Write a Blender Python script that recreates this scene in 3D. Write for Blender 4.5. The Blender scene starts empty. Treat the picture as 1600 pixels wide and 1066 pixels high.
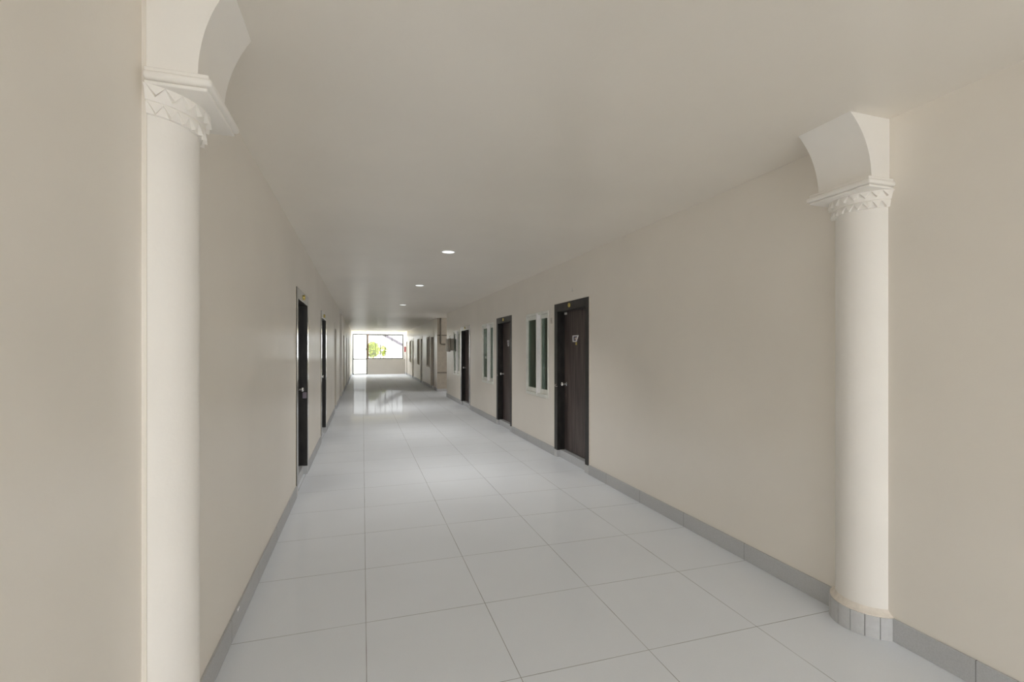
import bpy, bmesh, math, random
from mathutils import Vector, Matrix
random.seed(7)
C = bpy.context.scene.collection
SC = bpy.context.scene

# ------------------------------------------------------------------ camera
cam_d = bpy.data.cameras.new('camera')
cam = bpy.data.objects.new('camera', cam_d); C.objects.link(cam)
cam.location = (0, 0, 1.5)
YAW = 17.4194
cam.rotation_euler = (math.radians(90), 0, -math.radians(YAW))
cam_d.sensor_width = 36.0
cam_d.lens = 743.765 / 1600 * 36
cam_d.shift_y = (548.19 - 533) / 1600
cam_d.clip_start = 0.05; cam_d.clip_end = 400
SC.camera = cam

# ------------------------------------------------------------------ daylight, exposure
W = bpy.data.worlds.new('daylight'); SC.world = W; W.use_nodes = True
bg = W.node_tree.nodes['Background']
bg.inputs['Color'].default_value = (0.97, 0.985, 1.0, 1)
bg.inputs['Strength'].default_value = 6.1
LAMP_W = 14.0
SC.view_settings.view_transform = 'Standard'
SC.view_settings.look = 'None'
SC.view_settings.gamma = 1.0
SC.view_settings.use_curve_mapping = False
SC.view_settings.exposure = -0.15
SC.cycles.max_bounces = 16
SC.cycles.diffuse_bounces = 12
SC.cycles.glossy_bounces = 6
SC.cycles.transparent_max_bounces = 12
SC.cycles.use_denoising = True

# ------------------------------------------------------------------ sizes of the place (metres)
XL, XR, H, YB = -0.6517, 2.6202, 2.7077, 31.377
TILE, TX, TY = 0.6756, 0.0173, 2.7464
Y0 = -5.0           # where the corridor opens to the open air behind the viewer
YC = 30.2          # ceiling stops short of the end wall
RECR = (15.474, 17.575)
RECL = (14.98, 16.72)

# ------------------------------------------------------------------ materials
def new_mat(name):
    m = bpy.data.materials.new(name); m.use_nodes = True
    nt = m.node_tree
    return m, nt, nt.nodes['Principled BSDF']

def N(nt, t, **kw):
    n = nt.nodes.new(t)
    for k, v in kw.items(): setattr(n, k, v)
    return n

def math_node(nt, op, a, b=None, c=None):
    n = N(nt, 'ShaderNodeMath', operation=op)
    for i, v in enumerate((a, b, c)):
        if v is None: continue
        if isinstance(v, (int, float)): n.inputs[i].default_value = v
        else: nt.links.new(v, n.inputs[i])
    return n.outputs[0]

def simple(name, col, rough=0.5, metal=0.0, spec=0.5, vary=0.0, scale=8.0, stretch=(1, 1, 1), bump=0.0, bscale=60.0, coat=0.0):
    m, nt, p = new_mat(name)
    p.inputs['Base Color'].default_value = (*col, 1)
    p.inputs['Roughness'].default_value = rough
    p.inputs['Metallic'].default_value = metal
    p.inputs['Specular IOR Level'].default_value = spec
    p.inputs['Coat Weight'].default_value = coat
    p.inputs['Coat Roughness'].default_value = 0.15
    tc = N(nt, 'ShaderNodeTexCoord')
    mp = N(nt, 'ShaderNodeMapping'); mp.inputs['Scale'].default_value = stretch
    nt.links.new(tc.outputs['Object'], mp.inputs['Vector'])
    if vary:
        nz = N(nt, 'ShaderNodeTexNoise'); nz.inputs['Scale'].default_value = scale
        nz.inputs['Detail'].default_value = 5
        nt.links.new(mp.outputs[0], nz.inputs['Vector'])
        cr = N(nt, 'ShaderNodeMix', data_type='RGBA')
        cr.inputs[6].default_value = (*[c * (1 - vary) for c in col], 1)
        cr.inputs[7].default_value = (*[min(1, c * (1 + vary)) for c in col], 1)
        st = math_node(nt, 'MULTIPLY_ADD', nz.outputs[0], 2.2, -0.6)
        st2 = N(nt, 'ShaderNodeClamp'); nt.links.new(st, st2.inputs[0])
        nt.links.new(st2.outputs[0], cr.inputs[0])
        nt.links.new(cr.outputs[2], p.inputs['Base Color'])
    if bump:
        nb = N(nt, 'ShaderNodeTexNoise'); nb.inputs['Scale'].default_value = bscale
        nb.inputs['Detail'].default_value = 4
        nt.links.new(mp.outputs[0], nb.inputs['Vector'])
        bp = N(nt, 'ShaderNodeBump'); bp.inputs['Strength'].default_value = bump
        bp.inputs['Distance'].default_value = 0.01
        nt.links.new(nb.outputs[0], bp.inputs['Height'])
        nt.links.new(bp.outputs[0], p.inputs['Normal'])
    return m

WALLC = (0.868, 0.822, 0.752)
CEILC = (0.875, 0.83, 0.76)

def add_sheen(m, fac, rough, bump=0.0, stretch=(1, 1, 1), bscale=4.0):
    """a weak mirror-like coat over the diffuse paint"""
    nt = m.node_tree; p = nt.nodes['Principled BSDF']; out = nt.nodes['Material Output']
    g = N(nt, 'ShaderNodeBsdfGlossy'); g.inputs['Roughness'].default_value = rough
    mx = N(nt, 'ShaderNodeMixShader'); mx.inputs[0].default_value = fac
    nt.links.new(p.outputs[0], mx.inputs[1]); nt.links.new(g.outputs[0], mx.inputs[2])
    nt.links.new(mx.outputs[0], out.inputs['Surface'])
    if bump:
        tc = N(nt, 'ShaderNodeTexCoord'); mp = N(nt, 'ShaderNodeMapping'); mp.inputs['Scale'].default_value = stretch
        nt.links.new(tc.outputs['Object'], mp.inputs['Vector'])
        nb = N(nt, 'ShaderNodeTexNoise'); nb.inputs['Scale'].default_value = bscale; nb.inputs['Detail'].default_value = 3
        nt.links.new(mp.outputs[0], nb.inputs['Vector'])
        bp = N(nt, 'ShaderNodeBump'); bp.inputs['Strength'].default_value = bump; bp.inputs['Distance'].default_value = 0.01
        nt.links.new(nb.outputs[0], bp.inputs['Height']); nt.links.new(bp.outputs[0], g.inputs['Normal'])
    return m

M = {}
M['wall'] = add_sheen(simple('wall_paint', WALLC, 0.6, spec=0.1, vary=0.025, scale=1.3, bump=0.05, bscale=90), 0.14, 0.2, 0.3, (1, 1, 0.12), 5.0)
M['ceiling'] = add_sheen(simple('ceiling_paint', CEILC, 0.6, spec=0.1, vary=0.025, scale=1.1, bump=0.05, bscale=80), 0.13, 0.24, 0.7, (0.35, 2.2, 1), 2.2)
M['column'] = simple('column_paint', (0.88, 0.855, 0.815), 0.6, spec=0.2, vary=0.02, scale=3, bump=0.08, bscale=70)
M['endwall'] = simple('end_wall_paint', (0.50, 0.47, 0.42), 0.6, spec=0.2, vary=0.03, scale=2, bump=0.05)
M['yellow_paint'] = simple('yellow_beam_paint', (0.85, 0.74, 0.36), 0.6, vary=0.15, scale=2.5)
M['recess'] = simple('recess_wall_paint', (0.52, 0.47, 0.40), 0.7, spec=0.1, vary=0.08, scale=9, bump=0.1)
M['skirt_core'] = simple('dark_grout', (0.18, 0.175, 0.165), 0.8)  # dark grout core seen between the column base tiles
M['mortar'] = simple('mortar', (0.78, 0.73, 0.66), 0.85, vary=0.1, scale=25, bump=0.6, bscale=50)
M['dark_wood'] = simple('dark_wenge_door', (0.078, 0.060, 0.056), 0.42, spec=0.35, vary=0.65, scale=4.5, stretch=(5, 5, 0.35), bump=0.15, bscale=20)
M['dark_frame'] = simple('dark_wenge_frame', (0.02, 0.018, 0.0165), 0.38, spec=0.4, vary=0.6, scale=14, stretch=(1, 1, 0.4), bump=0.1, bscale=30)
M['left_frame'] = simple('worn_frame_varnish', (0.07, 0.068, 0.052), 0.16, spec=0.8, vary=0.35, scale=6, coat=0.9)
M['glare_frame'] = simple('painted_glare_frame', (0.40, 0.40, 0.44), 0.25, spec=0.6, vary=0.15, scale=5, coat=0.5)  # pale base colour stands in for glare on dark gloss wood
M['taupe_door'] = simple('taupe_door', (0.24, 0.215, 0.18), 0.5, vary=0.15, scale=5, stretch=(3, 3, 0.4))
M['beige_frame'] = simple('beige_door_frame', (0.72, 0.675, 0.60), 0.5, vary=0.05, scale=6)
M['bead'] = simple('plaster_bead', (0.78, 0.73, 0.65), 0.6, vary=0.06, scale=20)
M['alu'] = simple('pale_aluminium', (0.78, 0.79, 0.74), 0.35, metal=0.0, spec=0.6, vary=0.1, scale=8)
M['alu_white'] = simple('white_aluminium', (0.92, 0.91, 0.92), 0.3, spec=0.6, vary=0.04, scale=20)
M['curtain'] = simple('teal_curtain', (0.50, 0.68, 0.61), 0.9, vary=0.2, scale=4, stretch=(1, 6, 1))
M['curtain_dark'] = simple('dark_green_blind', (0.08, 0.125, 0.085), 0.9, vary=0.25, scale=14)
M['chrome'] = simple('chrome', (0.75, 0.75, 0.74), 0.15, metal=1.0)
M['copper'] = simple('worn_steel', (0.55, 0.47, 0.46), 0.35, metal=0.9)
M['brass'] = simple('brass', (0.62, 0.50, 0.16), 0.35, metal=0.6)
M['navy'] = simple('navy_enamel', (0.09, 0.095, 0.15), 0.4)
M['white'] = simple('white_plastic', (0.82, 0.82, 0.80), 0.4)
M['beige_sticker'] = simple('beige_sticker', (0.62, 0.50, 0.40), 0.6)
M['cream_plate'] = simple('cream_plastic', (0.62, 0.575, 0.505), 0.5)
M['taupe_metal'] = simple('taupe_painted_metal', (0.36, 0.32, 0.265), 0.5, vary=0.08, scale=20)
M['taupe_light'] = simple('pale_painted_metal', (0.60, 0.545, 0.46), 0.5)
M['conduit'] = simple('grey_conduit', (0.21, 0.19, 0.155), 0.6)
M['lilac_metal'] = simple('lilac_grey_metal', (0.26, 0.22, 0.27), 0.4, metal=0.3)
M['red'] = simple('red_enamel', (0.55, 0.13, 0.14), 0.4)
M['end_frame'] = simple('end_window_frame', (0.085, 0.08, 0.065), 0.45, vary=0.3, scale=5)
M['end_post'] = simple('brown_timber_post', (0.16, 0.09, 0.045), 0.6, vary=0.3, scale=5)
M['end_bar'] = simple('grey_window_bar', (0.12, 0.125, 0.11), 0.5)
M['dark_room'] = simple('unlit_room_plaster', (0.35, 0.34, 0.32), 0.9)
M['ground'] = simple('pale_concrete', (0.55, 0.54, 0.50), 0.9, vary=0.06, scale=2)
M['leaf'] = simple('yellow_green_leaves', (0.30, 0.36, 0.025), 0.6, vary=0.5, scale=2.0)
M['bark'] = simple('bark', (0.22, 0.16, 0.10), 0.9, vary=0.3)
M['roofing'] = simple('grey_violet_roofing', (0.15, 0.13, 0.16), 0.7, vary=0.25, scale=3)

# glass: mostly clear with a green tint and a mirror-like reflection
def glass(name, tint, gl=0.12, extra=0.0):
    m, nt, p = new_mat(name); out = nt.nodes['Material Output']
    nt.nodes.remove(p)
    t = N(nt, 'ShaderNodeBsdfTransparent'); t.inputs[0].default_value = (*tint, 1)
    g = N(nt, 'ShaderNodeBsdfGlossy'); g.inputs['Roughness'].default_value = 0.03
    fr = N(nt, 'ShaderNodeFresnel'); fr.inputs[0].default_value = 1.45
    k = math_node(nt, 'MULTIPLY_ADD', fr.outputs[0], 0.8, extra)
    mx = N(nt, 'ShaderNodeMixShader'); nt.links.new(k, mx.inputs[0])
    nt.links.new(t.outputs[0], mx.inputs[1]); nt.links.new(g.outputs[0], mx.inputs[2])
    nt.links.new(mx.outputs[0], out.inputs['Surface'])
    return m
M['glass'] = glass('green_tinted_glass', (0.72, 0.86, 0.78))
M['clear_glass'] = glass('clear_glass', (0.97, 0.98, 0.97))

def tiles(name, base, joint, width, use_x=True, use_y=True, xo=TX, yo=TY, size=TILE, rough=0.1, gloss=0.1, dirt=0.03, fine=0.05):
    m, nt, p = new_mat(name); out = nt.nodes['Material Output']
    tc = N(nt, 'ShaderNodeTexCoord'); sp = N(nt, 'ShaderNodeSeparateXYZ')
    nt.links.new(tc.outputs['Object'], sp.inputs[0])
    # wobble in how dark the joint is
    ds = []
    if use_x: ds.append(math_node(nt, 'PINGPONG', math_node(nt, 'ADD', sp.outputs[0], 50 * size - xo), size / 2))
    if use_y: ds.append(math_node(nt, 'PINGPONG', math_node(nt, 'ADD', sp.outputs[1], 50 * size - yo), size / 2))
    d = ds[0]
    if len(ds) == 2: d = math_node(nt, 'MINIMUM', ds[0], ds[1])
    jm = N(nt, 'ShaderNodeMapRange'); jm.inputs[1].default_value = width * 0.55; jm.inputs[2].default_value = width * 1.0
    jm.inputs[3].default_value = 1.0; jm.inputs[4].default_value = 0.0
    nt.links.new(d, jm.inputs[0])
    nz = N(nt, 'ShaderNodeTexNoise'); nz.inputs['Scale'].default_value = 3.1; nz.inputs['Detail'].default_value = 3
    nt.links.new(tc.outputs['Object'], nz.inputs['Vector'])
    jf = math_node(nt, 'MULTIPLY', jm.outputs[0], math_node(nt, 'MULTIPLY_ADD', nz.outputs[0], 1.3, 0.1))
    # tile tone per tile and fine speckle
    fx = math_node(nt, 'FLOOR', math_node(nt, 'DIVIDE', math_node(nt, 'SUBTRACT', sp.outputs[0], xo), size))
    fy = math_node(nt, 'FLOOR', math_node(nt, 'DIVIDE', math_node(nt, 'SUBTRACT', sp.outputs[1], yo), size))
    cb = N(nt, 'ShaderNodeCombineXYZ'); nt.links.new(fx, cb.inputs[0]); nt.links.new(fy, cb.inputs[1])
    wn = N(nt, 'ShaderNodeTexWhiteNoise'); nt.links.new(cb.outputs[0], wn.inputs['Vector'])
    n2 = N(nt, 'ShaderNodeTexNoise'); n2.inputs['Scale'].default_value = 160; n2.inputs['Detail'].default_value = 2
    nt.links.new(tc.outputs['Object'], n2.inputs['Vector'])
    n3 = N(nt, 'ShaderNodeTexNoise'); n3.inputs['Scale'].default_value = 1.7; n3.inputs['Detail'].default_value = 4
    nt.links.new(tc.outputs['Object'], n3.inputs['Vector'])
    v = math_node(nt, 'MULTIPLY_ADD', wn.outputs[0], dirt, 1 - dirt / 2)
    v = math_node(nt, 'ADD', v, math_node(nt, 'MULTIPLY_ADD', n2.outputs[0], fine * 2, -fine))
    v = math_node(nt, 'ADD', v, math_node(nt, 'MULTIPLY_ADD', n3.outputs[0], 0.08, -0.04))
    hs = N(nt, 'ShaderNodeHueSaturation'); hs.inputs['Color'].default_value = (*base, 1)
    nt.links.new(v, hs.inputs['Value'])
    mc = N(nt, 'ShaderNodeMix', data_type='RGBA'); nt.links.new(jf, mc.inputs[0])
    nt.links.new(hs.outputs[0], mc.inputs[6]); mc.inputs[7].default_value = (*joint, 1)
    nt.links.new(mc.outputs[2], p.inputs['Base Color'])
    p.inputs['Roughness'].default_value = 0.7; p.inputs['Specular IOR Level'].default_value = 0.05
    g = N(nt, 'ShaderNodeBsdfGlossy'); g.inputs['Roughness'].default_value = rough
    fac = math_node(nt, 'MULTIPLY', math_node(nt, 'SUBTRACT', 1.0, jf), gloss)
    mx = N(nt, 'ShaderNodeMixShader'); nt.links.new(fac, mx.inputs[0])
    nt.links.new(p.outputs[0], mx.inputs[1]); nt.links.new(g.outputs[0], mx.inputs[2])
    nt.links.new(mx.outputs[0], out.inputs['Surface'])
    return m
FLOORC = (0.80, 0.84, 0.90)
M['floor'] = tiles('polished_floor_tile', FLOORC, (0.18, 0.18, 0.18), 0.0022, gloss=0.07, rough=0.05, dirt=0.01, fine=0.03)
M['skirt'] = tiles('skirting_tile', (0.52, 0.53, 0.545), (0.12, 0.12, 0.12), 0.0022, use_x=False, yo=TY + 0.011, rough=0.2, gloss=0.05, fine=0.14)
M['skirt_end'] = simple('skirting_tile_plain', (0.56, 0.565, 0.575), 0.4, vary=0.05, scale=40)
M['sill'] = simple('door_sill_tile', (0.55, 0.565, 0.585), 0.35, vary=0.05, scale=40)

def emissive(name, col, s):
    m, nt, p = new_mat(name)
    p.inputs['Emission Color'].default_value = (*col, 1); p.inputs['Emission Strength'].default_value = s
    return m
M['lens'] = emissive('lamp_lens', (0.95, 1.0, 1.0), 1.7)

# ------------------------------------------------------------------ mesh helpers
class MB:
    def __init__(s): s.bm = bmesh.new()
    def box(s, x0, x1, y0, y1, z0, z1, bev=0.0, seg=2):
        r = bmesh.ops.create_cube(s.bm, size=1.0)
        vs = r['verts']
        for v in vs:
            v.co = Vector(((x0 + x1) / 2 + v.co.x * abs(x1 - x0), (y0 + y1) / 2 + v.co.y * abs(y1 - y0), (z0 + z1) / 2 + v.co.z * abs(z1 - z0)))
        if bev:
            es = list({e for v in vs for e in v.link_edges})
            bmesh.ops.bevel(s.bm, geom=es, offset=bev, segments=seg, affect='EDGES', profile=0.5)
        return s
    def prism(s, pts, off):
        """closed polygon (list of 3-D points) extruded by the vector off"""
        a = [s.bm.verts.new(p) for p in pts]
        b = [s.bm.verts.new(Vector(p) + Vector(off)) for p in pts]
        n = len(pts)
        s.bm.faces.new(a); s.bm.faces.new(list(reversed(b)))
        for i in range(n): s.bm.faces.new((a[i], b[i], b[(i + 1) % n], a[(i + 1) % n]))
        return s
    def rings(s, rings, cap=True, closed=True):
        vs = [[s.bm.verts.new(p) for p in r] for r in rings]
        n = len(vs[0])
        for i in range(len(vs) - 1):
            for j in range(n if closed else n - 1):
                s.bm.faces.new((vs[i][j], vs[i][(j + 1) % n], vs[i + 1][(j + 1) % n], vs[i + 1][j]))
        if cap:
            s.bm.faces.new(list(reversed(vs[0]))); s.bm.faces.new(vs[-1])
        return s
    def lathe(s, c, axis, prof, n=24):
        """prof: list of (distance along axis, radius)"""
        ax = Vector(axis).normalized(); u = ax.orthogonal().normalized(); w = ax.cross(u)
        rr = [[Vector(c) + ax * t + (u * math.cos(2 * math.pi * k / n) + w * math.sin(2 * math.pi * k / n)) * max(r, 1e-4) for k in range(n)] for t, r in prof]
        return s.rings(rr)
    def tube(s, pts, r, n=10):
        pts = [Vector(p) for p in pts]; rr = []
        ref = Vector((0.13, 0.27, 0.95)).normalized()
        for i, p in enumerate(pts):
            d = (pts[min(i + 1, len(pts) - 1)] - pts[max(i - 1, 0)]).normalized()
            u = d.cross(ref).normalized(); w = d.cross(u)
            rr.append([p + (u * math.cos(2 * math.pi * k / n) + w * math.sin(2 * math.pi * k / n)) * r for k in range(n)])
        return s.rings(rr)
    def build(s, name, mat, parent=None, smooth=False, angle=35):
        bm = s.bm
        bmesh.ops.recalc_face_normals(bm, faces=bm.faces)
        me = bpy.data.meshes.new(name); bm.to_mesh(me); bm.free()
        o = bpy.data.objects.new(name, me); C.objects.link(o)
        me.materials.append(mat if not isinstance(mat, str) else M[mat])
        if smooth:
            for p in me.polygons: p.use_smooth = True
            me.set_sharp_from_angle(angle=math.radians(angle))
        if parent:
            o.parent = parent
            o.matrix_parent_inverse = Matrix.Identity(4)
            for v in me.vertices: v.co -= Vector(parent_loc(parent))
        return o

def parent_loc(p):
    l = Vector((0, 0, 0))
    while p is not None:
        l += Vector(p.location); p = p.parent
    return l

def tag(o, label=None, cat=None, group=None, kind=None):
    if label: o['label'] = label
    if cat: o['category'] = cat
    if group: o['group'] = group
    if kind: o['kind'] = kind
    return o

def thing(name, loc, label, cat, group=None, kind=None):
    o = bpy.data.objects.new(name, None); o.empty_display_size = 0.1
    C.objects.link(o); o.location = loc
    return tag(o, label, cat, group, kind)

# ------------------------------------------------------------------ where doors and windows are
# y0, y1 (near, far)
RD = [(5.224, 6.314), (8.347, 9.403), (11.893, 13.118), (18.26, 19.42), (22.0, 22.974), (25.9, 26.886), (29.72, 30.6)]
RW = [(6.543, 7.528), (9.633, 10.603), (13.28, 14.247), (19.56, 20.572), (23.3, 24.257), (27.27, 28.359)]
LD = [(5.293, 6.379), (8.316, 9.42), (12.186, 13.178), (17.6, 18.75), (21.0, 22.05), (24.4, 25.4)]
DZ, WZ = 2.16, (0.79, 2.10)

def wall_cells(ybreak, openings, x, sgn, thick, name, ya, yb, extra=None, zt=H, mat='wall'):
    """one wall sheet with rectangular openings (y0,y1,z0,z1); sgn=+1: body lies towards +x"""
    ys = sorted({ya, yb} | {o[0] for o in openings} | {o[1] for o in openings})
    zs = sorted({0.0, zt} | {o[2] for o in openings} | {o[3] for o in openings})
    bm = bmesh.new(); vv = {}
    def V(y, z, k):
        key = (round(y, 4), round(z, 4), k)
        if key not in vv: vv[key] = bm.verts.new((x + (sgn * thick if k else 0), y, z))
        return vv[key]
    def solid(i, j):
        if i < 0 or j < 0 or i >= len(ys) - 1 or j >= len(zs) - 1: return False
        cy, cz = (ys[i] + ys[i + 1]) / 2, (zs[j] + zs[j + 1]) / 2
        return not any(o[0] < cy < o[1] and o[2] < cz < o[3] for o in openings)
    for i in range(len(ys) - 1):
        for j in range(len(zs) - 1):
            if not solid(i, j): continue
            a, b, c, d = ys[i], ys[i + 1], zs[j], zs[j + 1]
            for k in (0, 1): bm.faces.new((V(a, c, k), V(b, c, k), V(b, d, k), V(a, d, k)))
            for (di, dj, p, q) in ((-1, 0, (a, c), (a, d)), (1, 0, (b, c), (b, d)), (0, -1, (a, c), (b, c)), (0, 1, (a, d), (b, d))):
                if not solid(i + di, j + dj):
                    bm.faces.new((V(*p, 0), V(*q, 0), V(*q, 1), V(*p, 1)))
    bmesh.ops.recalc_face_normals(bm, faces=bm.faces)
    if extra: extra(bm)
    me = bpy.data.meshes.new(name); bm.to_mesh(me); bm.free()
    o = bpy.data.objects.new(name, me); C.objects.link(o); me.materials.append(M[mat])
    return o

# ------------------------------------------------------------------ the shell
fl = MB(); fl.box(-4.2, 6.2, Y0, YB + 0.12, -0.2, 0.0)
tag(fl.build('floor', 'floor'), 'pale grey polished tile floor of the corridor', 'floor', kind='structure')

ce = MB(); ce.box(-4.2, 6.2, Y0, YC, H, H + 0.25)
tag(ce.build('ceiling', 'ceiling'), 'beige glossy painted corridor ceiling', 'ceiling', kind='structure')

TH = 0.18
opsR = [(a, b, 0.0, DZ) for a, b in RD] + [(a, b, *WZ) for a, b in RW] + [(RECR[0], RECR[1], 0.0, H)]
opsL = [(a, b, 0.0, DZ) for a, b in LD] + [(RECL[0], RECL[1], 0.0, H)]

wr = wall_cells(None, opsR, XR, 1, TH, 'wall_right', Y0, YB)
tag(wr, 'beige right-hand corridor wall with doors and windows', 'wall', kind='structure')
def near_left(bm):
    pass
wl = wall_cells(None, opsL, XL, -1, TH, 'wall_left', 1.783, YB)
# nearest stretch of the left wall stands 14 mm further back
b = MB(); b.box(XL - TH, XL - 0.014, Y0, 1.783, 0, H)
wl2 = b.build('wall_left_near', 'wall')
tag(wl, 'beige left-hand corridor wall with doors beyond the column', 'wall', kind='structure')
tag(wl2, 'plain beige wall stretch left of the near column', 'wall', kind='structure')

# end wall: parapet, yellow beam and white lintel
b = MB(); b.box(0.285, XR, YB, YB + 0.12, 0, 0.975)
tag(b.build('wall_end', 'endwall'), 'low beige wall under the window at the corridor end', 'wall', kind='structure')
b = MB(); b.box(XL - 0.2, XR + 0.2, YB, YB + 0.12, 2.56, 2.672); b.box(XL - 0.03, XL + 0.055, YB, YB + 0.12, 0, 2.56)
b.box(2.50, XR, YB, YB + 0.12, 0.975, 2.56)
tag(b.build('trim_1', 'white'), 'white lintel and jambs around the end opening', 'trim', kind='structure')
b = MB(); b.box(XL - 0.2, XR + 0.2, YB, YB + 0.12, 2.672, 3.1)
tag(b.build('trim_2', 'yellow_paint'), 'yellow beam above the white lintel at the corridor end', 'trim', kind='structure')
# walls carried up beside the open strip before the end wall
b = MB(); b.box(XR, XR + TH, YC, YB + 0.12, H, 3.1); b.box(XL - TH, XL, YC, YB + 0.12, H, 3.1)
tag(b.build('wall_end_upper', 'white'), 'white upper walls beside the open strip at the corridor end', 'wall', kind='structure')

# side passages (right stair recess, left recess) and the closed rooms behind the walls
b = MB()
b.box(XR, 6.0, RECR[1] - 0.004, RECR[1], 0, H); b.box(XR + TH + 0.001, 6.0, RECR[1], RECR[1] + 0.12, 0, H)
o = b.build('wall_recess_right', 'recess'); tag(o, 'brownish wall of the stair recess on the right', 'wall', kind='structure')
b = MB(); b.box(XR + TH, 6.0, RECR[0] - 0.12, RECR[0], 0, H); b.box(5.9, 6.0, RECR[0], RECR[1], 0, 1.45)  # low outer wall leaves an unseen opening, added to daylight the recess
tag(b.build('wall_recess_side', 'recess'), 'near side wall of the stair recess on the right', 'wall', kind='structure')
b = MB(); b.box(-4.0, XL - TH, RECL[1], RECL[1] + 0.12, 0, H); b.box(-4.0, XL - TH, RECL[0] - 0.12, RECL[0], 0, H); b.box(-4.1, -4.0, RECL[0], RECL[1], 0, H) 
tag(b.build('wall_recess_left', 'wall'), 'walls of the passage opening off the left side', 'wall', kind='structure')
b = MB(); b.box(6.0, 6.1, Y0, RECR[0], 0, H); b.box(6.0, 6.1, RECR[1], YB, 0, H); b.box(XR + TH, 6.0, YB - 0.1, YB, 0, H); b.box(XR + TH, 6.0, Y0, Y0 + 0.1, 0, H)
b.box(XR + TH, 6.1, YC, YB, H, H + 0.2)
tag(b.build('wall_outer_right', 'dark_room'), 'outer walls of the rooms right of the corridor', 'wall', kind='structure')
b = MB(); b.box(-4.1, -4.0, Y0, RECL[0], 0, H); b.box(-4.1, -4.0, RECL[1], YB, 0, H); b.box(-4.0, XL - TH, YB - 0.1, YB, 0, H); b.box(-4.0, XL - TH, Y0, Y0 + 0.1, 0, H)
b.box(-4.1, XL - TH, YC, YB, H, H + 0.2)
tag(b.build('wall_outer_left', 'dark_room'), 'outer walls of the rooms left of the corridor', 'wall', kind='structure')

# skirting: tiles 12 mm thick and 118 mm high between the openings
def spans(a, b, cuts):
    out = []; y = a
    for c0, c1 in sorted(cuts):
        if c0 > y: out.append((y, c0))
        y = c1
    if b > y: out.append((y, b))
    return out
SK = 0.118
CY, RING = 1.925, 0.177
b = MB()
for a, c in spans(Y0, YB, RD + [RECR, (CY - 0.168, CY + 0.168)]): b.box(XR - 0.012, XR, a + 0.001, c - 0.001, 0, SK, 0.0015, 1)
tag(b.build('baseboard_right', 'skirt'), 'grey tile skirting along the right wall', 'skirting', kind='structure')
b = MB()
for a, c in spans(1.785, YB, LD + [RECL, (CY - 0.168, CY + 0.168)]): b.box(XL, XL + 0.012, a + 0.001, c - 0.001, 0, SK, 0.0015, 1)
b.box(XL - 0.014, XL - 0.002, Y0, CY - 0.17, 0, SK)
tag(b.build('baseboard_left', 'skirt'), 'grey tile skirting along the left wall', 'skirting', kind='structure')
b = MB(); b.box(XR + 0.002, 5.9, RECR[1] - 0.016, RECR[1] - 0.005, 0, 0.09)
tag(b.build('baseboard_recess', 'skirt_end'), 'grey skirting inside the stair recess', 'skirting', kind='structure')

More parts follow.
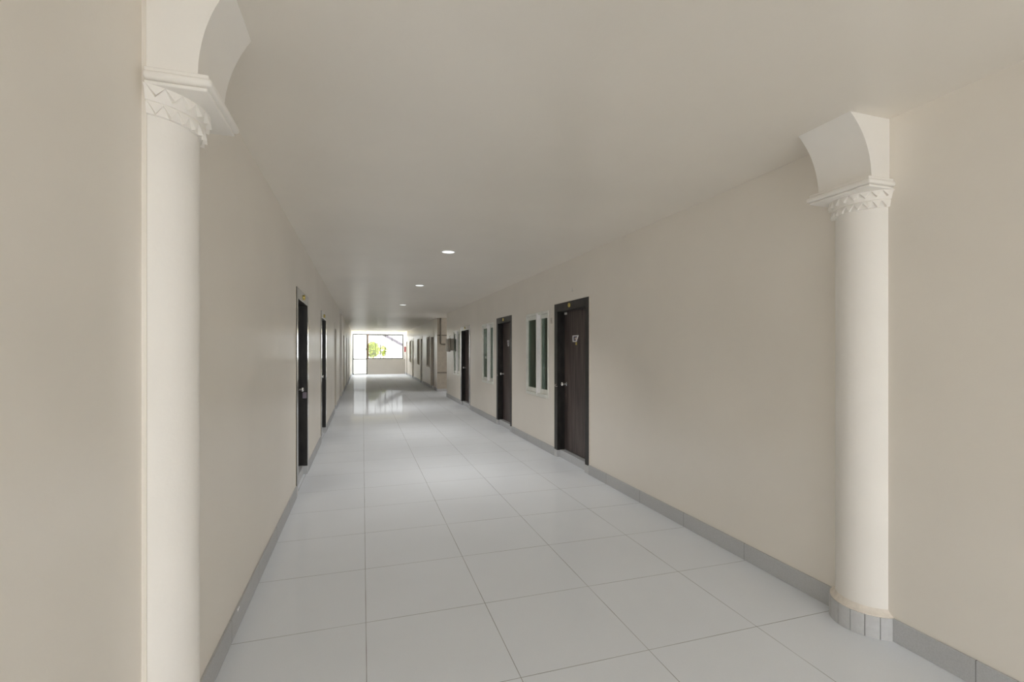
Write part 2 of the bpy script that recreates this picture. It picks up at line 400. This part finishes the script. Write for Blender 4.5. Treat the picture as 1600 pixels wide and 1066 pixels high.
# ------------------------------------------------------------------ engaged columns with arch springers
def column(side, label, arch_label):
    s = 1 if side == 'R' else -1          # corridor lies towards -s
    wx = XR if s > 0 else XL
    d = 0.05
    xc = wx + s * d
    def P(a, r, z): return (xc - s * r * math.cos(a), CY + r * math.sin(a), z)
    t = thing('engaged_column', (wx, CY, 0), label, 'column', kind='thing')
    def lathe_arc(prof, n=40):
        mb = MB(); rr = []
        for r, z in prof:
            am = math.acos((d + 0.0006) / r)
            rr.append([P(-am + 2 * am * k / n, r, z) for k in range(n + 1)])
        return mb.rings(rr)
    # shaft
    lathe_arc([(0.15, 0.118), (0.15, 0.6), (0.15, 1.2), (0.15, 1.8), (0.15, 2.249)]).build('shaft', 'column', t, True, 60)
    # base: ring of narrow tiles under a mortar ledge
    mb = MB(); am = math.acos(0.0506 / RING); n = 7
    core = lathe_arc([(RING - 0.005, 0.0), (RING - 0.005, SK - 0.002)]).build('base_core', 'skirt_core', t, True, 60)
    for k in range(n):
        a0 = -am + 2 * am * k / n + 0.008; a1 = -am + 2 * am * (k + 1) / n - 0.008
        r0, r1 = RING - 0.004, RING + 0.004
        pts = [P(a0, r0, 0.0)] + [P(a0 + (a1 - a0) * q / 4, r1, 0.0) for q in range(5)] + [P(a1, r0, 0.0)]
        mb.prism(pts, (0, 0, SK - 0.003))
    mb.build('base_tiles', 'skirt_end', t)
    lathe_arc([(0.176, SK - 0.003), (0.176, SK + 0.003), (0.166, SK + 0.009), (0.153, SK + 0.022), (0.151, SK + 0.03)]).build('base_ledge', 'mortar', t, True, 50)
    # capital: necking, lower band, groove, flared upper band
    cap = lathe_arc([(0.150, 2.249), (0.1575, 2.251), (0.160, 2.262), (0.1635, 2.284), (0.1610, 2.2865), (0.1610, 2.289), (0.1655, 2.291), (0.168, 2.305), (0.174, 2.325), (0.182, 2.334)]).build('capital', 'column', t, True, 30)
    def teeth(n, ztop, ztip, rt, rb, h, name, sh=0.0, ht=0.020):
        mb = MB(); am = math.acos(0.056 / rt)
        w = 2 * am / n
        for k in range(n):
            ac = -am + w * (k + 0.5) + sh
            a0, a1 = ac - w * 0.5, ac + w * 0.5
            if a0 < -am - 1e-6: a0 = -am
            if a1 > am + 1e-6: a1 = am
            # raised down-pointing triangle: plateau sits h proud, base on the band
            top = [P(a0, rt + h, ztop), P(ac, rt + h, ztop), P(a1, rt + h, ztop), P(ac, rb + ht, ztip)]
            bot = [P(a0, rt - 0.004, ztop), P(ac, rt - 0.004, ztop), P(a1, rt - 0.004, ztop), P(ac, rb - 0.004, ztip)]
            T = [mb.bm.verts.new(q) for q in top]; B = [mb.bm.verts.new(q) for q in bot]
            mb.bm.faces.new((T[0], T[1], T[3])); mb.bm.faces.new((T[1], T[2], T[3]))
            mb.bm.faces.new((B[1], B[0], B[3])); mb.bm.faces.new((B[2], B[1], B[3]))
            for i, j in ((0, 1), (1, 2), (2, 3), (3, 0)): mb.bm.faces.new((T[i], T[j], B[j], B[i]))
        mb.build(name, 'column', cap)
    teeth(9, 2.3335, 2.302, 0.177, 0.166, 0.006, 'zigzag_teeth')
    teeth(10, 2.283, 2.250, 0.163, 0.154, 0.005, 'zigzag_teeth')
    # abacus: three stacked mouldings
    x1 = wx - s * 0.001
    def slab(ext, yf, yb, z0, z1, bev, nm):
        mb = MB(); xa = wx - s * ext
        mb.box(min(xa, x1), max(xa, x1), yf, yb, z0, z1, bev, 3); return mb
    ab = slab(0.190, 1.744, 2.106, 2.3475, 2.373, 0.009, '').build('abacus', 'column', t, True, 50)
    slab(0.178, 1.756, 2.094, 2.3745, 2.389, 0.004, '').build('top_moulding', 'column', ab, True, 50)
    slab(0.176, 1.756, 2.094, 2.3335, 2.346, 0.004, '').build('lower_moulding', 'column', ab, True, 50)
    # arch springer: quarter arch that runs up into the ceiling
    prof = []
    e0, e1 = (0.131, 0.279) if s > 0 else (0.142, 0.238); zb = 2.39; hh = H - 0.0005 - zb
    R = ((e1 - e0) ** 2 + hh * hh) / (2 * (e1 - e0))
    for k in range(25):
        z = zb + hh * k / 24
        e = e0 + R - math.sqrt(max(R * R - (z - zb) ** 2, 0))
        prof.append((wx - s * e, z))
    pts = [(x, 1.777, z) for x, z in prof] + [(x1, 1.777, H - 0.0005), (x1, 1.777, zb)]
    mb = MB(); mb.prism(pts, (0, 0.298, 0))
    a = mb.build('arch_springer', 'column', t, True, 40)
    return t
column('R', 'cream half-round column with zigzag capital engaged in the right wall', '')
column('L', 'cream half-round column with zigzag capital engaged in the left wall', '')

# ------------------------------------------------------------------ doors
def door(idx, side, y0, y1, style, label, sign=None):
    s = 1 if side == 'R' else -1
    wx = XR if s > 0 else XL
    t = thing('door_%d' % idx, (wx, (y0 + y1) / 2, 0), label, 'door', kind='structure')
    fr, pn = {'dark': ('dark_frame', 'dark_wood'), 'left': ('left_frame', 'dark_wood'), 'glare': ('glare_frame', 'dark_wood'),
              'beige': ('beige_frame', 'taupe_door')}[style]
    jw = 0.107 if style != 'beige' else 0.17
    def X(d): return wx + s * d             # d>0 into the wall
    def bx(mb, d0, d1, a, b_, z0, z1, bev=0.0): mb.box(min(X(d0), X(d1)), max(X(d0), X(d1)), a, b_, z0, z1, bev, 2)
    f = MB()
    bx(f, -0.006, 0.10, y1 - jw, y1 - 0.002, 0.10, DZ - 0.002, 0.003)
    bx(f, -0.006, 0.10, y0 + 0.002, y0 + jw, 0.10, DZ - 0.002, 0.003)
    bx(f, -0.006, 0.10, y0 + jw, y1 - jw, DZ - 0.115, DZ - 0.002, 0.003)
    fo = f.build('door_frame', 'dark_frame' if style in ('left', 'glare') else fr, t)
    if style in ('left', 'glare'):
        f = MB()
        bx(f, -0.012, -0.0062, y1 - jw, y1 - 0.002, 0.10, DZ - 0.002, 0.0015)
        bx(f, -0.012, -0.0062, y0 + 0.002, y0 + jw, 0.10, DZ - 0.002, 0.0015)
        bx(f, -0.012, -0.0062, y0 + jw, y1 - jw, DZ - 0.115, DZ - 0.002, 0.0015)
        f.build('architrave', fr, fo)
    if style in ('dark', 'left', 'glare'):  # rebate the leaf shuts against
        g = MB()
        bx(g, 0.085, 0.10, y1 - jw - 0.012, y1 - jw, 0.105, DZ - 0.115)
        bx(g, 0.085, 0.10, y0 + jw, y0 + jw + 0.012, 0.105, DZ - 0.115)
        g.build('door_stop', 'dark_frame', fo)
    bd = MB()
    bx(bd, -0.004, 0.0, y0 - 0.028, y0 + 0.001, 0.118, DZ + 0.012)
    bx(bd, -0.004, 0.0, y1 - 0.001, y1 + 0.012, 0.118, DZ + 0.012)
    bd.build('plaster_bead', 'bead', t)
    p = MB(); bx(p, 0.101, 0.141, y0 + jw - 0.02, y1 - jw + 0.02, 0.112, DZ - 0.105, 0.002)
    leaf = p.build('door_leaf', pn, t)
    si = MB(); bx(si, 0.035, 0.178, y0 + jw, y1 - jw, 0.0, 0.105, 0.002)
    si.build('sill', 'sill', t)
    jb = MB(); bx(jb, -0.010, 0.10, y1 - jw, y1 - 0.002, 0.0, 0.10, 0.002); bx(jb, -0.010, 0.10, y0 + 0.002, y0 + jw, 0.0, 0.10, 0.002)
    jb.build('jamb_base', 'skirt_end', t)
    # knob near the far jamb: rose, neck and ball
    ky = y1 - jw - 0.075
    k = MB()
    k.lathe((X(0.10), ky, 1.035), (-s, 0, 0), [(-0.002, 0.034), (0.006, 0.034), (0.010, 0.026), (0.014, 0.013), (0.034, 0.012), (0.042, 0.022), (0.052, 0.029), (0.064, 0.030), (0.074, 0.024), (0.079, 0.010), (0.080, 0.0)], 20)
    k.build('knob', 'chrome' if style != 'beige' else 'bead', leaf, True, 50)
    if style == 'beige': return t
    # brass number disc in the header
    dm = MB(); yc = (y0 + y1) / 2 + (0.02 if s > 0 else 0.05); zc = DZ - 0.055
    dm.lathe((X(-0.0055 if style == 'dark' else -0.0118), yc, zc), (-s, 0, 0), [(0, 0.030), (0.010, 0.030), (0.014, 0.027), (0.012, 0.023), (0.012, 0.012), (0.016, 0.010), (0.016, 0.0)], 24)
    dm.build('brass_disc', 'brass', fo, True, 40)
    if idx == 8: return t
    # steel staple on the far jamb
    st = MB(); z = 1.01; ys = y1 - jw + 0.018
    st.tube([(X(-0.004), ys - 0.015, z - 0.012), (X(-0.028), ys - 0.015, z - 0.012), (X(-0.034), ys, z), (X(-0.028), ys + 0.012, z + 0.012), (X(-0.004), ys + 0.012, z + 0.012)], 0.005, 8)
    st.build('staple', 'copper', fo, True, 60)
    return t

names = ['first', 'second', 'third']
door(1, 'R', *RD[0], 'dark', 'largest dark brown wooden door on the right, white-framed sign on its leaf')
door(2, 'R', *RD[1], 'dark', 'dark brown door on the right between the two green-glazed windows')
door(3, 'R', *RD[2], 'glare', 'dark door with pale glare painted on its frame, nearest the grey wall box on the right')
door(4, 'R', *RD[3], 'beige', 'taupe door in beige frame just beyond the stair recess on the right')
door(5, 'R', *RD[4], 'beige', 'second taupe door beyond the stair recess on the right')
door(6, 'R', *RD[5], 'beige', 'third taupe door beyond the stair recess on the right')
door(7, 'R', *RD[6], 'beige', 'farthest taupe door on the right, beside the end wall')
door(8, 'L', *LD[0], 'left', 'nearest dark door on the left wall, lilac lock on its frame')
door(9, 'L', *LD[1], 'left', 'second dark door on the left wall, further from the column')
door(10, 'L', *LD[2], 'beige', 'beige-framed door on the left just before the wall joint')
door(11, 'L', *LD[3], 'beige', 'first narrow-looking beige door on the left beyond the side passage')
door(12, 'L', *LD[4], 'beige', 'second beige door on the left beyond the side passage')
door(13, 'L', *LD[5], 'beige', 'farthest beige door on the left, nearest the end opening')

# signs on the two nearest right-hand doors
leaves = {}
for o in C.objects:
    if o.name.startswith('door_leaf'): leaves[o.parent.name] = o
def sign(door_name, y, z, w, h, full=True):
    leaf = leaves[door_name]; x = XR + 0.101
    def quad(k, dx, t):
        hh = h * k
        l, q = (0.47, -0.14) if full else (0.10, -0.40)
        m = (l + q) / 4
        def yy(a): return y + w * (m + (a - m) * k)
        return [(x - dx, yy(0.5), z + hh / 2), (x - dx, yy(l), z - hh / 2), (x - dx, yy(q), z - hh / 2), (x - dx, yy(-0.5), z + hh / 2)]
    # frame ring
    mb = MB(); A = quad(1.0, 0.012, 0); B = quad(0.74, 0.012, 0)
    for i in range(4):
        j = (i + 1) % 4; mb.prism([A[i], A[j], B[j], B[i]], (0.0115, 0, 0))
    sg = mb.build('sign_frame', 'alu_white', leaf)
    mb = MB(); mb.prism(quad(0.78, 0.006, 0), (0.005, 0, 0)); mb.build('sign_face', 'navy', sg)
    if full:
        mb = MB(); mb.box(x - 0.009, x - 0.006, y - w * 0.28, y + 0.02, z - h * 0.14, z + h * 0.16); mb.build('sticker', 'beige_sticker', sg)
        mb = MB(); mb.lathe((x - 0.012, y - w * 0.22, z - h * 0.78), (-1, 0, 0), [(0, 0.026), (0.004, 0.026), (0.008, 0.018), (0.008, 0)], 4)
        mb.build('brass_pendant', 'brass', leaf)
    return sg
sign('door_1', 5.815, 1.662, 0.175, 0.086)
sign('door_2', 8.90, 1.645, 0.12, 0.115, False)
mb = MB(); mb.box(XR + 0.085, XR + 0.099, 6.10, 6.165, 2.005, 2.035); mb.build('white_tag', 'white', leaves['door_1'])
# lilac lock on the nearest left door's far jamb
d8 = bpy.data.objects['door_8']
mb = MB(); mb.box(XL - 0.040, XL + 0.004, 6.232, 6.262, 0.925, 0.995, 0.003)
mb.build('lock', 'lilac_metal', d8)

# ------------------------------------------------------------------ windows
def window(idx, y0, y1, style, label):
    z0, z1 = WZ
    t = thing('window_%d' % idx, (XR, (y0 + y1) / 2, z0), label, 'window', kind='structure')
    am, cm = ('alu', 'alu_white') if style == 'alu' else ('beige_frame', 'bead')
    x = XR; ym = y0 + (y1 - y0) * 0.46
    f = MB()
    fw = 0.026
    f.box(x - 0.012, x + 0.08, y0 + 0.001, y0 + fw, z0 + 0.001, z1 - 0.001, 0.002, 1)
    f.box(x - 0.012, x + 0.08, y1 - fw, y1 - 0.001, z0 + 0.001, z1 - 0.001, 0.002, 1)
    f.box(x - 0.012, x + 0.08, y0 + fw, y1 - fw, z1 - 0.04, z1 - 0.001, 0.002, 1)
    f.box(x - 0.020, x + 0.08, y0 + fw, y1 - fw, z0 + 0.001, z0 + 0.05, 0.002, 1)
    fo = f.build('window_frame', am, t)
    def sash(a, b, d, nm, cur, w=0.055):
        g = MB(); xx = x + d
        zz0, zz1 = z0 + 0.052, z1 - 0.042
        g.box(xx, xx + 0.025, a, a + w, zz0, zz1, 0.002, 1); g.box(xx, xx + 0.025, b - w, b, zz0, zz1, 0.002, 1)
        g.box(xx, xx + 0.025, a + w, b - w, zz1 - 0.06, zz1, 0.002, 1); g.box(xx, xx + 0.025, a + w, b - w, zz0, zz0 + 0.065, 0.002, 1)
        so = g.build('sash', am, t)
        p = MB(); p.box(xx + 0.010, xx + 0.016, a + w, b - w, zz0 + 0.065, zz1 - 0.06)
        p.build('pane', 'glass', so)
        return so
    sash(y0 + fw + 0.001, ym - 0.024, 0.030, 'near', True, 0.042)
    sash(ym + 0.032, y1 - fw - 0.001, 0.006, 'far', False, 0.036)
    # meeting mullion, white and proud of the wall
    m = MB(); m.box(x - 0.022, x + 0.07, ym - 0.022, ym + 0.030, z0 + 0.03, z1 - 0.015, 0.004, 2)
    m.build('mullion', cm, t)
    # curtain: folded cloth behind the panes
    n = 60; cu = MB(); rows = []
    for k in range(n + 1):
        y = y0 + 0.02 + (y1 - y0 - 0.04) * k / n
        rows.append((x + 0.115 + 0.012 * math.sin(k * 0.9) + 0.006 * math.sin(k * 2.3 + 1), y))
    vs = []
    mid = int(n * 0.30)
    def cloth(i0, i1, mat, nm):
        c2 = MB(); a = []; b_ = []
        pts = [(rows[k][0], rows[k][1], z0 + 0.01) for k in range(i0, i1 + 1)] + [(rows[k][0] + 0.002, rows[k][1], z0 + 0.01) for k in range(i1, i0 - 1, -1)]
        c2.rings([pts, [(p[0], p[1], z1 - 0.01) for p in pts]]).build(nm, mat, t, True, 60)
    if style == 'alu':
        cloth(0, 25, 'curtain_dark', 'blind'); cloth(26, 36, 'curtain', 'curtain'); cloth(37, n, 'curtain_dark', 'blind')
    else:
        cloth(0, n, 'taupe_door', 'curtain')
    return t
window(1, *RW[0], 'alu', 'largest green-glazed window, right wall, beside the largest door')
window(2, *RW[1], 'alu', 'middle green-glazed window on the right wall beyond the second door')
window(3, *RW[2], 'alu', 'third green-glazed window on the right, against the grey wall box')
window(4, *RW[3], 'beige', 'narrow beige-framed window nearest the stair recess, beyond it')
window(5, *RW[4], 'beige', 'second beige-framed window beyond the stair recess')
window(6, *RW[5], 'beige', 'farthest beige-framed window on the right wall')
b = MB()

# ------------------------------------------------------------------ end opening: glazed door and barred window
t = thing('door_14', (-0.17, YB, 0), 'glazed door with a mid rail at the far end of the corridor', 'door', kind='structure')
f = MB(); ya, yb2 = YB + 0.02, YB + 0.09
f.box(-0.595, -0.535, ya, yb2, 0, 2.555); f.box(0.215, 0.284, ya, yb2, 0, 2.555)
f.box(-0.535, 0.215, ya, yb2, 2.485, 2.555); f.box(-0.535, 0.215, ya, yb2, 0.95, 1.01); f.box(-0.535, 0.215, ya, yb2, 0.001, 0.05)
fo = f.build('door_frame', 'end_frame', t)
f = MB(); f.box(-0.535, 0.215, YB + 0.05, YB + 0.056, 0.05, 0.95); f.build('glass_pane', 'clear_glass', t)
f = MB(); f.box(-0.535, 0.215, YB + 0.05, YB + 0.056, 1.01, 2.485); f.build('glass_pane', 'clear_glass', t)
f = MB(); f.box(0.13, 0.20, YB - 0.03, YB + 0.018, 2.22, 2.50, 0.005); f.build('door_closer', 'beige_frame', t)
t = thing('window_7', (1.39, YB, 0.98), 'wide end window with thin vertical bars over the low wall', 'window', kind='structure')
f = MB()
f.box(0.36, 2.50, ya, yb2, 2.47, 2.555); f.box(0.36, 2.50, ya, yb2, 0.976, 1.025); f.box(2.44, 2.499, ya, yb2, 1.025, 2.47)
f.build('window_frame', 'end_frame', t)
f = MB(); f.box(0.286, 0.36, YB + 0.005, YB + 0.10, 0.976, 2.555); f.build('post', 'end_post', t)
for xb, w in ((0.77, .03), (1.08, .045), (1.377, .05), (1.795, .035), (2.11, .022)):
    f = MB(); f.box(xb - w / 2, xb + w / 2, YB + 0.03, YB + 0.07, 1.025, 2.47); f.build('bar', 'end_bar', t)
f = MB(); f.box(0.36, 2.44, YB + 0.074, YB + 0.079, 1.025, 2.47); f.build('glass_pane', 'clear_glass', t)

# ------------------------------------------------------------------ ceiling downlights
def downlight(x, y, label):
    t = thing('recessed_downlight', (x, y, H), label, 'ceiling light', 'round downlights in the corridor ceiling')
    r = MB(); n = 40
    prof = [(0.072, 0.0), (0.074, -0.006), (0.082, -0.007), (0.088, -0.003), (0.089, -0.0003)]
    r.rings([[(x + q * math.cos(2 * math.pi * k / n), y + q * math.sin(2 * math.pi * k / n), H + dz - 0.0002) for k in range(n)] for q, dz in prof], cap=False)
    r.build('trim_ring', 'white', t, True, 60)
    l = MB(); l.lathe((x, y, H - 0.0045), (0, 0, 1), [(0, 0.0), (0, 0.073), (0.004, 0.0735), (0.0042, 0.0)], 40)
    l.build('lens', 'lens', t)
    ld = bpy.data.lights.new('downlight_lamp', 'AREA'); ld.shape = 'DISK'; ld.size = 0.14; ld.energy = LAMP_W; ld.spread = math.radians(118); ld.color = (1.0, 0.97, 0.92)
    lo = bpy.data.objects.new('downlight_lamp', ld); C.objects.link(lo); lo.parent = t; lo.location = (0, 0, -0.012)
downlight(0.997, 5.773, 'largest and nearest round white downlight in the ceiling')
downlight(1.002, 8.898, 'middle one of the three lit round ceiling downlights')
downlight(1.010, 12.80, 'smallest and farthest lit round ceiling downlight')

# ------------------------------------------------------------------ small wall fittings
def bell(side, y, z, label, mat='cream_plate', w=0.075, h=0.085):
    s = 1 if side == 'R' else -1; wx = XR if s > 0 else XL
    t = thing('doorbell_plate', (wx, y, z), label, 'doorbell', 'doorbell plates beside the doors')
    m = MB(); xa, xb = wx - s * 0.009, wx - s * 0.0004
    m.box(min(xa, xb), max(xa, xb), y - w / 2, y + w / 2, z - h / 2, z + h / 2, 0.002, 2); m.build('plate', mat, t)
    m = MB(); xa, xb = wx - s * 0.014, wx - s * 0.009
    m.box(min(xa, xb), max(xa, xb), y - w * 0.22, y + w * 0.22, z - h * 0.22, z + h * 0.22, 0.001, 1); m.build('button', mat, t)
bell('R', 6.43, 1.935, 'cream doorbell plate between the largest door and largest window')
bell('R', 9.53, 1.875, 'pale doorbell plate between the second door and middle window on the right', 'bead')
bell('R', 13.17, 1.88, 'white doorbell plate between the third door and third window', 'white', 0.05)
bell('L', 6.58, 1.835, 'pale doorbell plate beside the nearest door on the left wall', 'bead', 0.10, 0.12)
bell('L', 9.56, 1.86, 'white doorbell plate beside the second dark door on the left wall', 'white')

def hook(side, y, z, label):
    s = 1 if side == 'R' else -1; wx = XR if s > 0 else XL
    m = MB(); m.tube([(wx - s * 0.0003, y, z + 0.02), (wx - s * 0.012, y, z + 0.018), (wx - s * 0.016, y - 0.004, z), (wx - s * 0.010, y - 0.01, z - 0.014)], 0.0045, 8)
    tag(m.build('cable_clip', 'white', None, True, 60), label, 'wall hook', 'small hooks above the right-hand doors')
hook('R', 5.70, 2.292, 'small white hook on the wall above the largest door')
hook('R', 6.38, 2.268, 'small hook on the wall above the largest window\'s near corner')
hook('R', 9.50, 2.284, 'small white hook above the second right-hand door')
hook('R', 13.05, 2.286, 'small white hook above the third right-hand door')

# metal box on the right wall at the recess corner
t = thing('electrical_box', (XR, 14.5, 1.5), 'taupe metal electrical box on the right wall before the stair recess', 'electrical box')
m = MB(); m.box(XR - 0.095, XR - 0.0005, 14.16, 14.62, 1.51, 1.86, 0.006); m.build('housing', 'taupe_metal', t)
m = MB(); m.box(XR - 0.155, XR - 0.098, 14.20, 14.80, 1.47, 1.875, 0.022, 4); m.build('cover', 'taupe_metal', t, True, 50)
m = MB(); m.box(XR - 0.162, XR - 0.150, 14.30, 14.72, 1.50, 1.85, 0.003); m.build('front_panel', 'taupe_metal', t)
m = MB(); m.box(XR - 0.125, XR - 0.118, 14.192, 14.199, 1.51, 1.84, 0.001, 1); m.box(XR - 0.150, XR - 0.140, 14.192, 14.1995, 1.735, 1.75); m.build('seam', 'taupe_light', t)
m = MB(); m.tube([(XR - 0.075, 14.35, 1.861), (XR - 0.08, 14.36, 1.89), (XR - 0.10, 14.40, 1.915), (XR - 0.085, 14.43, 1.94), (XR - 0.06, 14.42, 1.965)], 0.006, 8); m.build('cable', 'conduit', t, True, 60)
# conduit and rails on the recess wall
yy = RECR[1] - 0.004
m = MB()
pts = [(2.749, yy - 0.028, H - 0.001), (2.749, yy - 0.028, 1.79)]
for k in range(1, 7):
    a = k / 6 * math.pi / 2; pts.append((2.749 + 0.05 * (1 - math.cos(a)), yy - 0.028, 1.79 - 0.05 * math.sin(a)))
pts.append((3.3, yy - 0.028, 1.74))
m.tube(pts, 0.027, 12)
tag(m.build('conduit_pipe', 'conduit', None, True, 60), 'grey bent pipe on the stair recess wall', 'pipe')
for z, lb in ((2.07, 'upper dark horizontal rail on the stair recess wall'), (0.69, 'lower dark horizontal rail on the stair recess wall')):
    m = MB(); m.box(XR + 0.004, 5.85, yy - 0.020 if z < 1 else yy - 0.0008 - 0.0 , yy - 0.0005, z - 0.022, z + 0.022) if z < 1 else m.box(XR + 0.004, 5.85, yy - 0.0009, yy - 0.0004, z - 0.022, z + 0.022)
    tag(m.build('wall_rail', 'conduit'), lb, 'rail', 'dark rails in the stair recess')
# red box near the end window
m = thing('alarm_box', (XR, 30.9, 1.4), 'small red box on the right wall beside the end window', 'alarm box')
q = MB(); q.box(XR - 0.10, XR - 0.0005, 30.82, 30.96, 1.42, 1.76, 0.01); q.build('housing', 'red', m)
q = MB(); q.lathe((XR - 0.101, 30.89, 1.59), (-1, 0, 0), [(0, 0.03), (0.008, 0.03), (0.012, 0.02), (0.012, 0)], 16); q.build('button', 'white', m)

# white paint mark on the skirting
m = MB(); pts = []
for k in range(14):
    a = 2 * math.pi * k / 14; q = 0.8 + 0.35 * math.sin(3 * a + 1)
    pts.append((XL + 0.0122, 2.887 + 0.026 * q * math.cos(a), 0.108 + 0.0085 * q * math.sin(a)))
m.prism(pts, (0.0012, 0, 0))
tag(m.build('paint_splash', 'alu_white'), 'small white paint splash on the left skirting near the column', 'paint mark')

# ------------------------------------------------------------------ outside
m = MB(); m.box(-60, 60, YB + 0.12, 120, -0.25, -0.12)
tag(m.build('ground', 'ground'), 'bright pale ground outside the far end opening', 'ground', kind='structure')
m = MB(); m.box(-60, 60, -60, Y0, -0.25, -0.12)
tag(m.build('ground_entry', 'ground'), 'pale open ground behind the viewer', 'ground', kind='structure')

def tree(x, y, h, r, n, label):
    t = thing('tree', (x, y, -0.12), label, 'tree', 'trees outside the end window')
    m = MB()
    m.tube([(x, y, -0.12), (x + 0.05, y, h * 0.35), (x - 0.03, y + 0.05, h * 0.55)], 0.05, 8)
    m.build('trunk', 'bark', t, True, 60)
    m = MB(); rnd = random.Random(int(x * 100) + 5)
    for k in range(n):
        a, e = rnd.random() * 2 * math.pi, math.acos(2 * rnd.random() - 1); q = r * rnd.random() ** 0.4
        c = Vector((x + q * math.sin(e) * math.cos(a), y + q * math.sin(e) * math.sin(a), h * 0.58 + q * 1.3 * math.cos(e)))
        if c.z < 0.3: continue
        u = Vector((rnd.uniform(-1, 1), rnd.uniform(-1, 1), rnd.uniform(-1, 1))).normalized(); w = u.orthogonal().normalized()
        l = rnd.uniform(0.09, 0.17)
        vs = [m.bm.verts.new(c + p) for p in (u * l, w * l * 0.4, -u * l, -w * l * 0.4)]
        m.bm.faces.new(vs)
    m.build('foliage', 'leaf', t)
tree(0.70, 36.2, 2.7, 0.46, 620, 'yellow-green leafy tree left in the end window')
tree(1.55, 39.5, 2.6, 0.36, 130, 'thinner yellow-green tree right of the leafier one outside')
m = thing('shed_roof', (3.0, 41, -0.12), 'sloping violet-grey roof edge in the upper right of the end window', 'roof')
q = MB(); q.prism([(1.15, 40, 3.20), (4.6, 40, 1.28), (4.6, 40, 1.12), (1.15, 40, 3.03)], (0, 2.0, 0)); q.build('roof_slab', 'roofing', m)
for px, pz in ((4.3, 1.25),):
    q = MB(); q.box(px - 0.05, px + 0.05, 40.4, 40.5, -0.12, pz); q.build('post', 'bark', m)
q = MB(); q.box(1.2, 1.3, 40.4, 40.5, -0.12, 3.0); q.build('post', 'ground', m)
